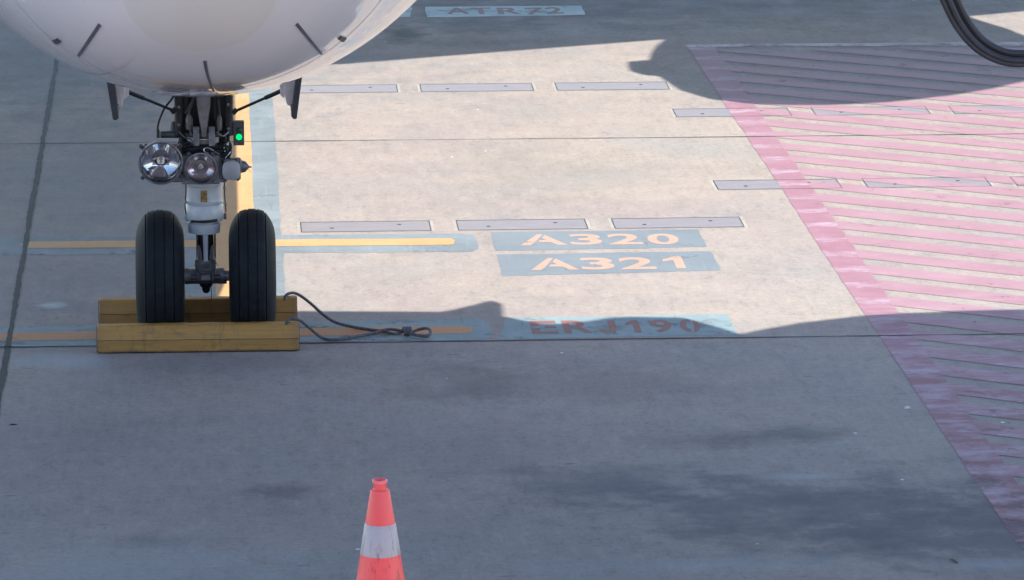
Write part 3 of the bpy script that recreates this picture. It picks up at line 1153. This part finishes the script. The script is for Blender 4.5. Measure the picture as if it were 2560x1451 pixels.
# white shock strut: rings of different widths
bm = bmesh.new()
base = Vector((CX - .006, GY, 0))
zz = [(581, 34), (580, 39), (575, 40), (556, 41), (555, 37), (551, 37), (550, 45.5), (546, 48.5), (536, 49), (514, 48.5), (508, 45), (507, 46.5), (502, 47.5),
      (501, 45.5), (499, 45.5), (498, 47), (494, 46), (462, 46.5), (460, 50), (456, 51), (452, 50), (425, 48), (400, 40), (340, 40)]
add_lathe(bm, base, (0, 0, 1), [(zpx(y), r * k_m) for y, r in zz], 56)
strut = obj('shock_strut', bm, 'gear_white', air)
bm = bmesh.new()
rr = 48.5 * k_m
for i in range(12):
    a0, a1 = rad(-90 - 42 + 84 * i / 12), rad(-90 - 42 + 84 * (i + 1) / 12)
    z0_, z1_ = zpx(549 - 0.1 * i), zpx(543 - 0.25 * i)
    q = [base + Vector((math.cos(a) * (rr + .0015), math.sin(a) * (rr + .0015), z)) for a, z in ((a0, z0_), (a1, z0_), (a1, z1_), (a0, z1_))]
    bm.faces.new([bm.verts.new(v) for v in q])
obj('slot', bm, 'gear_black', strut, smooth=False)
bm = bmesh.new()
rr = 46.8 * k_m
for i in range(4):
    a0, a1 = rad(-90 - 10 + 20 * i / 4), rad(-90 - 10 + 20 * (i + 1) / 4)
    q = [base + Vector((math.cos(a) * (rr + .0015), math.sin(a) * (rr + .0015), z)) for a, z in ((a0, zpx(497)), (a1, zpx(497)), (a1, zpx(468)), (a0, zpx(468)))]
    bm.faces.new([bm.verts.new(v) for v in q])
obj('placard', bm, 'label', strut, smooth=False)
for px in (463, 566):
    bm = bmesh.new()
    add_cyl(bm, PX(px, 541, GY - .01), PX(px + (6 if px < 500 else -6), 541, GY - .01), .018, n=16)
    obj('side_boss', bm, 'gear_mid', strut)
bm = bmesh.new()
add_lathe(bm, base + Vector((0, 0, zpx(583))), (0, 0, 1), [(0, .060), (.006, .062), (.010, .088), (.013, .088)], 40)
obj('gland_ring', bm, 'gear_mid', strut)

# upper gear: central strut, dark side actuators, lugs and pins
bm = bmesh.new()
yy = GY - .12
outl = [(491, 225), (527, 225), (526, 262), (522, 290), (519, 320), (517, 345), (503, 345), (501, 318), (496, 290), (492, 262)]
add_prism(bm, [PX(x, y, yy) for x, y in outl], (0, .05, 0))
obj('drag_strut', bm, 'gear_grey', air, bevel=.006)
for (a, b_) in ((448, 0), (571, 1)):
    bm = bmesh.new()
    pr = []
    z0_, z1_ = zpx(335), zpx(205)
    nseg = 34
    for i in range(nseg + 1):
        z = z0_ + (z1_ - z0_) * i / nseg
        pr.append((z, .028 if i % 2 else .0255))
    c = PX(a, 300, GY - .05)
    add_lathe(bm, (c.x, c.y, 0), (0, 0, 1), pr, 20)
    obj('actuator', bm, 'gear_black', air)
bm = bmesh.new()
add_box(bm, PX(510, 285, GY + .12), (.29, .05, .60))
add_box(bm, PX(462, 300, GY + .02), (.05, .05, .30))
add_box(bm, PX(552, 300, GY + .02), (.06, .05, .30))
obj('rear_frame', bm, 'gear_black', air, bevel=.01)
bm = bmesh.new()
add_tube(bm, [PX(487, 240, GY - .02), PX(478, 262, GY - .02), PX(466, 285, GY - .02)], .012, raw=True)
obj('hydraulic_pipe', bm, 'gear_mid', air)
bm = bmesh.new()
add_tube(bm, [PX(540, 240, GY + .04), PX(541, 300, GY + .04)], .012, raw=True)
obj('hydraulic_pipe', bm, 'gear_mid', air)
for sx, (xa, xb) in ((-1, (483, 498)), (1, (522, 537))):
    bm = bmesh.new()
    a, b_ = PX(xa, 362, GY - .10), PX(xb, 318, GY - .10)
    zc_ = (a.z + b_.z) / 2
    # lug: rounded top plate seen edge on
    prf = [(-.05, a.z), (.04, a.z), (.045, b_.z - .03), (.02, b_.z), (-.02, b_.z + .004), (-.045, b_.z - .03)]
    add_prism(bm, [(a.x, GY - .10 + u, z) for u, z in prf], (b_.x - a.x, 0, 0))
    lug = obj('lug', bm, 'gear_grey', air, bevel=.004)
    bm = bmesh.new()
    add_cyl(bm, PX((xa + xb) / 2 + sx * 10, 338, GY - .09), PX((xa + xb) / 2 + sx * 26, 338, GY - .09), .012)
    obj('pin', bm, 'gear_mid', lug)
bm = bmesh.new()
add_cyl(bm, PX(499, 349, GY - .15), PX(521, 349, GY - .15), .0035, n=10)
obj('cross_pin', bm, 'chrome', air)
for px, py, rr_ in ((473, 310, .022), (549, 312, .016)):
    bm = bmesh.new()
    add_lathe(bm, PX(px, py + 14, GY - .06), (0, 0, 1), [(0, rr_ * .8), (.02, rr_), (.06, rr_), (.085, rr_ * .5)], 18)
    obj('fitting', bm, 'gear_grey', air)
bm = bmesh.new()
add_box(bm, PX(510, 372, GY - .06), (.20, .10, .06))
add_box(bm, PX(460, 366, GY - .04), (.07, .08, .06))
add_tube(bm, [PX(455, 372, GY - .12), PX(480, 374, GY - .15), PX(500, 370, GY - .15), PX(530, 378, GY - .14), PX(560, 376, GY - .12)], .008)
add_tube(bm, [PX(556, 352, GY - .12), PX(572, 356, GY - .15), PX(577, 368, GY - .15), PX(572, 382, GY - .14), PX(556, 388, GY - .12)], .009)
add_tube(bm, [PX(545, 360, GY - .10), PX(560, 366, GY - .13), PX(566, 378, GY - .13), PX(561, 396, GY - .12)], .008)
add_lathe(bm, PX(560, 375, GY - .02), (0, -1, 0), [(0, .045), (.06, .045), (.08, .03)], 20)
obj('cable_bundle', bm, 'gear_black', air, bevel=.006)
bm = bmesh.new()
add_tube(bm, [PX(549, 386, GY - .165), PX(534, 377, GY - .17), PX(520, 370, GY - .17), PX(511, 372, GY - .17), PX(511, 379, GY - .17), PX(522, 384, GY - .165)], .0032, 8)
add_tube(bm, [PX(577, 380, GY - .17), PX(570, 388, GY - .17), PX(563, 396, GY - .165)], .0022, 8)
for q in ((568, 362, .004), (571, 357, .005), (560, 370, .003), (562, 378, .004)):
    add_lathe(bm, PX(q[0], q[1], GY - .165), (0, -1, 0), [(0, q[2]), (.006, q[2] * .8)], 10)
obj('metal_clip', bm, 'chrome', air)
# hydraulic lines with clamps down both sides of the strut, and a bundle across the lamp bracket
for pts_, r_, mt_ in (
        ([PX(470, 372, GY - .10), PX(466, 400, GY - .12), PX(464, 440, GY - .10), PX(465, 480, GY - .09), PX(463, 515, GY - .09), PX(465, 536, GY - .08)], .0038, 'gear_black'),
        ([PX(549, 380, GY - .12), PX(556, 408, GY - .13), PX(560, 444, GY - .11), PX(562, 490, GY - .09), PX(565, 530, GY - .09)], .0034, 'gear_black'),
        ([PX(448, 330, GY - .12), PX(462, 344, GY - .15), PX(478, 350, GY - .16), PX(486, 366, GY - .16)], .0045, 'gear_mid'),
        ([PX(541, 330, GY - .12), PX(551, 338, GY - .15), PX(560, 340, GY - .15), PX(572, 330, GY - .12)], .0045, 'gear_grey'),
        ([PX(476, 262, GY - .10), PX(472, 300, GY - .13), PX(478, 340, GY - .14)], .0040, 'gear_mid'),
        ([PX(546, 250, GY - .09), PX(550, 290, GY - .12), PX(545, 335, GY - .14)], .0036, 'gear_mid')):
    bm = bmesh.new()
    add_tube(bm, pts_, r_, 8)
    obj('hydraulic_line', bm, mt_, air)
for px, py, mt_ in ((465, 455, 'gear_grey'), (465, 505, 'gear_grey'), (561, 470, 'gear_grey'), (564, 512, 'gear_grey'), (474, 310, 'gear_grey'), (549, 300, 'gear_grey')):
    bm = bmesh.new()
    add_box(bm, PX(px, py, GY - .098), (.016, .016, .010))
    add_cyl(bm, PX(px - 2, py, GY - .105), PX(px - 2, py, GY - .112), .004, n=8)
    obj('clamp', bm, mt_, air, bevel=.0015)
for px, py in ((487, 328), (530, 328), (487, 352), (530, 352), (461, 368), (556, 404), (447, 268), (571, 262), (447, 312), (571, 322)):
    bm = bmesh.new()
    add_lathe(bm, PX(px, py, GY - .145 if 480 < px < 540 else GY - .085), (0, -1, 0), [(-.01, .0085), (.008, .0085), (.009, .005), (.014, .005)], 6)
    obj('bolt', bm, 'gear_grey', air)
# grey horizontal canister at the left, with its hose
bm = bmesh.new()
add_lathe(bm, PX(400, 337, GY - .04), (1, 0, 0), [(0, .012), (.003, .019), (.008, .020), (.09, .020), (.1, .022), (.104, .017), (.12, .017)], 24)
add_lathe(bm, PX(433, 326, GY - .04), (0, 0, 1), [(0, .02), (.03, .016), (.05, .010)], 16)
can = obj('canister', bm, 'gear_mid', air)
bm = bmesh.new()
add_tube(bm, [PX(440, 225, GY - .06), PX(430, 247, GY - .06), PX(412, 270, GY - .06), PX(399, 298, GY - .06), PX(394, 322, GY - .06), PX(394, 345, GY - .06)], .0062, 10)
add_lathe(bm, PX(395, 345, GY - .06), (0, 0, 1), [(0, .009), (.045, .009), (.05, .006)], 12)
obj('hose', bm, 'gear_black', air)


# lamps -----------------------------------------------------------------------
def lamp(px, py, rpx, depth, ears, refl='reflector'):
    c = PX(px, py, GY - .16)
    r = rpx * k_m
    root = empty('landing_light', c)
    root.parent = air
    dvec = (0, -1, -0.06)
    bm = bmesh.new()
    # housing: a cup behind, bezel ring in front
    add_lathe(bm, Vector((0, depth * .9, 0)), dvec, [(0, r * .45), (depth * .3, r * .8), (depth * .7, r * .98), (depth * .9, r), (depth, r * 1.05), (depth + .006, r * 1.05), (depth + .008, r * .98), (depth + .002, r * .95), (depth * .86, r * .94)], 56, cap1=False)
    obj('housing', bm, 'bezel', root)
    bm = bmesh.new()
    k = 9
    add_lathe(bm, Vector((0, depth * .62, 0)), dvec, [(depth * .60 * (i / k) ** 1.9, r * .93 * max(i / k, .02)) for i in range(k + 1)], 56, cap1=False)
    obj('reflector', bm, refl, root)
    bm = bmesh.new()
    add_lathe(bm, Vector((0, depth * .34, 0)), dvec, [(0, r * .20), (.014, r * .16), (.024, r * .07)], 24)
    obj('bulb_cap', bm, 'chrome', root)
    bm = bmesh.new()
    u_ = [(0.004, r * .94), (0.006, r * .80), (.012, r * .5), (.014, r * .02)]
    l_ = [(-0.002, r * .02), (-.003, r * .5), (-.006, r * .94)]
    add_lathe(bm, Vector((0, .002, 0)), dvec, [(h, q) for h, q in (l_ + u_)], 56)
    obj('lens', bm, 'glass', root)
    bm = bmesh.new()
    for a in ears:
        ca, sa = math.cos(rad(a)), math.sin(rad(a))
        p = Vector((ca * r * 1.17, 0.012, sa * r * 1.17))
        add_box(bm, p * .93, (r * .30, .012, .024), Matrix.Rotation(-rad(a), 4, 'Y'))
        add_lathe(bm, p + Vector((0, .014, 0)), (0, -1, 0), [(0, .012), (.018, .012), (.024, .008)], 14)
    obj('mounting_ear', bm, 'gear_mid', root, bevel=.002)
    return root


lamp(402, 404, 53, .10, (38, 142, 222, -38))
lamp(502, 419, 38.5, .075, (48, 132, 218, -48), 'reflector_rose')
bm = bmesh.new()
add_box(bm, PX(456, 420, GY - .09), (.13, .05, .16))
add_box(bm, PX(502, 423, GY - .10), (.22, .05, .17))
add_box(bm, PX(548, 425, GY - .09), (.09, .05, .14))
obj('lamp_bracket', bm, 'gear_grey', air, bevel=.012)
bm = bmesh.new()
add_box(bm, PX(412, 372, GY - .08), (.20, .03, .05))
add_box(bm, PX(365, 364, GY - .09), (.02, .02, .02))
obj('lamp_bracket', bm, 'gear_mid', air, bevel=.006)
# turn-off light at the right: a capped can looking sideways
rl = empty('turnoff_light', PX(578, 426, GY - .15))
rl.parent = air
rr = 22.5 * k_m
bm = bmesh.new()
n = 40
oa, ob = [], []
for i in range(n):
    a = 2 * PI * i / n
    e = 0.72
    x = math.copysign(abs(math.cos(a)) ** e, math.cos(a)) * rr
    z = math.copysign(abs(math.sin(a)) ** e, math.sin(a)) * rr * 1.10
    oa.append((x, z))
rings = []
for (y, s_) in ((.10, .9), (.05, 1), (.012, 1), (.003, .97), (0, .90)):
    rings.append([bm.verts.new((x * s_, y - .02, z * s_)) for x, z in oa])
for a, b_ in zip(rings, rings[1:]):
    for i in range(n):
        bm.faces.new((a[i], a[(i + 1) % n], b_[(i + 1) % n], b_[i]))
bm.faces.new(rings[-1])
bm.faces.new(rings[0][::-1])
obj('cap', bm, 'cap_grey', rl)
bm = bmesh.new()
add_lathe(bm, (rr * .6, .05, 0.012), (1, 0, -.05), [(0, .052), (.02, .05), (.028, .036), (.05, .03), (.066, .012), (.072, .005), (.086, .004)], 24)
for a in (55, 125, -50, -130):
    p = Vector((math.cos(rad(a)) * rr * 1.1, .03, math.sin(rad(a)) * rr * 1.25))
    add_lathe(bm, p, (0, -1, 0), [(0, .013), (.03, .013), (.036, .009)], 12)
add_box(bm, (0, .05, 0), (rr * 2.1, .05, rr * 2.3))
obj('housing', bm, 'gear_mid', rl, bevel=.004)
bm = bmesh.new()
add_tube(bm, [(rr * .6 + .062, .04, 0), (rr * .6 + .083, .03, -.022)], .0012, 5, raw=True)
obj('lock_wire', bm, 'chrome', rl)

# indicator box with one lit green lamp
ib = empty('indicator_box', PX(597, 334, GY - .06))
ib.parent = air
bm = bmesh.new()
w_ = 27 * k_m
h_ = 59 * k_m / .978
add_box(bm, (0, .02, 0), (w_, .05, h_))
obj('case', bm, 'gear_mid', ib, bevel=.003)
bm = bmesh.new()
bmesh.ops.create_uvsphere(bm, u_segments=20, v_segments=12, radius=8.0 * k_m, matrix=Matrix.Translation((.001, -.003, -.020)) @ Matrix.Diagonal((1, .6, 1, 1)))
obj('green_lamp', bm, 'green', ib)
bm = bmesh.new()
bmesh.ops.create_uvsphere(bm, u_segments=20, v_segments=12, radius=7.5 * k_m, matrix=Matrix.Translation((.001, -.003, .018)) @ Matrix.Diagonal((1, .6, 1, 1)))
obj('unlit_lamp', bm, 'green_off', ib)

# gear doors with their rods ----------------------------------------------
for sx in (-1, 1):
    if sx < 0:
        ot = [(262, 180), (284, 180), (297, 296), (290, 302), (282, 300)]
        it = [(279, 180), (312, 180), (312, 236), (305, 269), (292, 269), (288, 262)]
        jt = [(309, 180), (324, 180), (322, 240), (310, 250)]
        rod = [(322, 231), (350, 243), (392, 260), (434, 277)]
    else:
        ot = [(757, 180), (741, 180), (728, 292), (734, 299), (742, 298)]
        it = [(744, 180), (711, 180), (711, 236), (717, 262), (738, 272), (739, 250)]
        jt = [(715, 180), (698, 180), (701, 240), (711, 246)]
        rod = [(700, 229), (668, 243), (625, 263), (587, 279)]
    bm = bmesh.new()
    add_prism(bm, [PX(x, y, -.70) for x, y in ot], (0, 1.15, 0))
    door = obj('gear_door', bm, 'door_edge', air, bevel=.005)
    bm = bmesh.new()
    add_prism(bm, [PX(x, y, -.62) for x, y in it], (0, .95, 0))
    dl = obj('door_liner', bm, 'door', door, bevel=.005)
    bm = bmesh.new()
    add_prism(bm, [PX(x, y, -.50) for x, y in jt], (0, .2, 0))
    obj('hinge_bracket', bm, 'door', door, bevel=.003)
    bm = bmesh.new()
    add_cyl(bm, PX(294 if sx < 0 else 730, 263, -.63), PX(294 if sx < 0 else 730, 263, -.60), .006, n=10)
    obj('bolt', bm, 'gear_mid', door)
    bm = bmesh.new()
    Pp = [PX(*q, -.30 + .07 * i) for i, q in enumerate(rod)]
    add_tube(bm, [Pp[0], Pp[0].lerp(Pp[3], .32)], .0125, 12, raw=True)
    add_tube(bm, [Pp[0].lerp(Pp[3], .3), Pp[3]], .0082, 12, raw=True)
    add_cyl(bm, Pp[3] + Vector((-.012, 0, -.012)), Pp[3] + Vector((.012, 0, .012)), .014, n=12)
    obj('door_rod', bm, 'gear_black', air)

# ================================================================ CHOCKS, ROPE
def chock(label, px0, px1, yf, yb, h, seed):
    """painted square timber with a chamfered front and back"""
    x0 = AY(px0, 850, yf).x
    x1 = AY(px1, 850, yf).x
    root = empty('wheel_chock', ((x0 + x1) / 2, (yf + yb) / 2, 0))
    L = x1 - x0
    dy = (yb - yf) / 2
    rnd = random.Random(seed)
    bm = bmesh.new()
    sec = [(-dy, 0.004), (-dy, h * .50), (-dy * .50, h), (dy * .50, h), (dy, h * .5), (dy, 0.004)]
    n = 26
    rings = []
    for i in range(n + 1):
        x = -L / 2 + L * i / n
        rings.append([bm.verts.new((x, u + rnd.uniform(-.0012, .0012), max(0.002, z + rnd.uniform(-.0012, .0012)))) for u, z in sec])
    for a, b_ in zip(rings, rings[1:]):
        for j in range(6):
            bm.faces.new((a[j], a[(j + 1) % 6], b_[(j + 1) % 6], b_[j]))
    bm.faces.new(rings[0][::-1])
    bm.faces.new(rings[-1])
    tag(root, label, 'wheel chock', 'yellow timber chocks at the nose wheel')
    body = obj('timber', bm, 'timber', root, smooth=True, angle=25, bevel=.0)
    md = body.modifiers.new('bevel', 'BEVEL')
    md.width = .008
    md.segments = 3
    md.limit_method = 'ANGLE'
    md.angle_limit = rad(30)
    bm = bmesh.new()
    add_tube(bm, [(-L / 2 + L * i / 30, -dy - .0004 + rnd.uniform(-.0006, .0004), h * .505 + rnd.uniform(-.0012, .0012)) for i in range(31)], .0018, 6, raw=True)
    obj('board_seam', bm, 'end', root)
    for sx in (-1, 1):
        bm = bmesh.new()
        add_prism(bm, [(sx * (L / 2 - .0005), u * .93, max(.008, z * .96)) for u, z in sec], (sx * .003, 0, 0))
        obj('sawn_end', bm, 'end', root, smooth=False)
    bm = bmesh.new()
    add_lathe(bm, (L / 2 - .055, 0, h - .002), (0, 0, 1), [(0, .018), (.005, .018), (.006, .012)], 16)
    obj('rope_eye', bm, 'gear_mid', root)
    return root


M['end'] = simple('sawn_timber_end', (0.12, 0.085, 0.075), 0.8, var=0.3, nscale=30)
chock('yellow timber chock in front of the nose wheels, nearest the camera', 242, 748, -0.392, -0.235, 0.150, 1)
chock('yellow timber chock behind the nose wheels, partly hidden by the tyres', 248, 743, 0.300, 0.455, 0.150, 2)

r1 = [(712, 752, .150), (713, 742, .172), (721, 735, .185), (735, 733, .185), (753, 741, .165), (779, 761, .12), (808, 787, .07), (838, 806, .035), (879, 817, .016),
      (923, 824, .012), (960, 829, .013), (985, 835, .018), (1006, 830, .022)]
r2 = [(716, 812, .145), (717, 806, .160), (724, 799, .172), (735, 797, .175), (749, 801, .16), (768, 815, .11), (790, 834, .05), (808, 846, .016), (831, 850, .012), (868, 846, .012),
      (905, 839, .012), (942, 831, .016), (968, 824, .026), (990, 825, .028), (1008, 829, .024)]
lp = [(1012, 829, .026), (1030, 830, .022), (1048, 824, .030), (1064, 821, .040), (1074, 825, .042), (1076, 833, .034), (1068, 841, .024), (1050, 840, .018), (1032, 836, .020), (1016, 832, .022)]
bm = bmesh.new()
for path in (r1, r2, lp):
    add_tube(bm, [G(*q) for q in path], .0088, 10, 8)
# overhand knot: three turns around the two strands
kc = G(1018, 830, .026)
kn = []
for i in range(41):
    a = i / 40 * 2 * PI * 2.6
    kn.append(kc + Vector((-.022 + .044 * i / 40, math.cos(a) * .020, math.sin(a) * .018 + .004)))
add_tube(bm, kn, .0100, 10, 2)
tag(obj('chock_rope', bm, 'rope'), 'grey rope tying both chocks, ending in a knotted loop on the blue line', 'rope')

# ================================================================ CONE
cb = G(952, 1602)
cone = empty('traffic_cone', (cb.x, cb.y, 0))
tag(cone, 'red traffic cone with a scuffed white band in the shaded foreground', 'traffic cone')


def crad(z):                       # outer radius of the body
    return 0.043 + (0.700 - z) * 0.1600


bm = bmesh.new()
add_lathe(bm, (0, 0, 0), (0, 0, 1), [(.035, .205), (.04, .19), (.05, crad(.05) + .006), (.06, crad(.06)), (.45, crad(.45)), (.694, crad(.694)), (.701, crad(.70) - .003), (.702, .031), (.706, .0295), (.728, .0285), (.732, .030)], 48, cap1=False)
obj('body', bm, 'cone_red', cone)
bm = bmesh.new()
add_lathe(bm, (0, 0, 0), (0, 0, 1), [(.728, .028), (.733, .0335), (.739, .0355), (.745, .0345), (.749, .0300), (.747, .0262), (.738, .0245)], 40, cap0=False, cap1=False)
obj('collar', bm, 'rim_pink', cone)
bm = bmesh.new()
add_lathe(bm, (0, 0, 0), (0, 0, 1), [(.738, .0250), (.66, .026), (.655, .001)], 32, cap0=False, cap1=False)
obj('inner_wall', bm, 'cone_inner', cone)
bm = bmesh.new()
zt, zb = .545, .409
add_lathe(bm, (0, 0, 0), (0, 0, 1), [(zb - .003, crad(zb)), (zb, crad(zb) + .0022), (zt, crad(zt) + .0022), (zt + .003, crad(zt))], 48, cap0=False, cap1=False)
obj('reflective_band', bm, 'cone_white', cone)
bm = bmesh.new()
add_box(bm, (0, 0, .018), (.42, .42, .036))
obj('base', bm, 'gear_black', cone, bevel=.012)

# ================================================================ HANGING CABLES, LITTER
cl = empty('hanging_cable_loop', AY(2550, 60, -4))
tag(cl, 'thick dark cable loop hanging into the upper right corner', 'cable')
inv = Matrix.Translation(-Vector(cl.location))
outer = [(2300, -170), (2335, -60), (2362, 10), (2395, 72), (2440, 122), (2495, 152), (2550, 161), (2610, 152), (2665, 120), (2710, 70), (2750, 0), (2790, -110)]
mats = [(0.0, 0.0, 0.0165, 0), (17.0, -10.0, 0.0155, -.012), (30, -21, 0.0105, .010), (39, -29, 0.0150, .0), (20, -20, .0135, .03)]
for dx, dy, r_, dy3 in mats:
    c_x = 2550
    pts_ = []
    for (x, y) in outer:
        s_ = (c_x - x) / 250
        f = max(-1, min(1, s_))
        pts_.append(AY(x + dx * f, y + dy * (1 - .35 * abs(f)), -4 + dy3))
    bm = bmesh.new()
    add_tube(bm, pts_, r_, 14, 8)
    o = obj('cable_strand', bm, 'cable', cl)
    o.data.transform(inv)


def scrap(px, py, pts3, mat, name, label, cat):
    g = G(px, py)
    bm = bmesh.new()
    vs = [bm.verts.new(g + Vector(p)) for p in pts3]
    bmesh.ops.convex_hull(bm, input=vs)
    o = obj(name, bm, mat, smooth=False)
    tag(o, label, cat)


scrap(2268, 1021, [(-.017, -.02, .001), (.018, -.012, .002), (.016, .02, .003), (-.012, .016, .001), (-.004, 0, .012), (.010, .006, .011), (-.016, -.01, .009)], 'paper', 'paper_scrap',
      'tiny pale scrap lying beside the pink border band in the shade', 'litter')
scrap(2384, 1404, [(-.018, .03, .002), (-.008, .045, .004), (.020, -.04, .002), (.010, -.05, .003), (0, 0, .012), (-.012, .02, .010)], 'gear_black', 'rubber_scrap',
      'small black scrap on dark concrete near the lower right corner', 'litter')
scrap(33, 1063, [(-.022, -.006, .001), (.022, -.008, .001), (.020, .010, .003), (-.020, .008, .003), (0, 0, .008)], 'gear_black', 'dark_chip',
      'thin dark chip on the concrete at the left edge of the photo', 'litter')
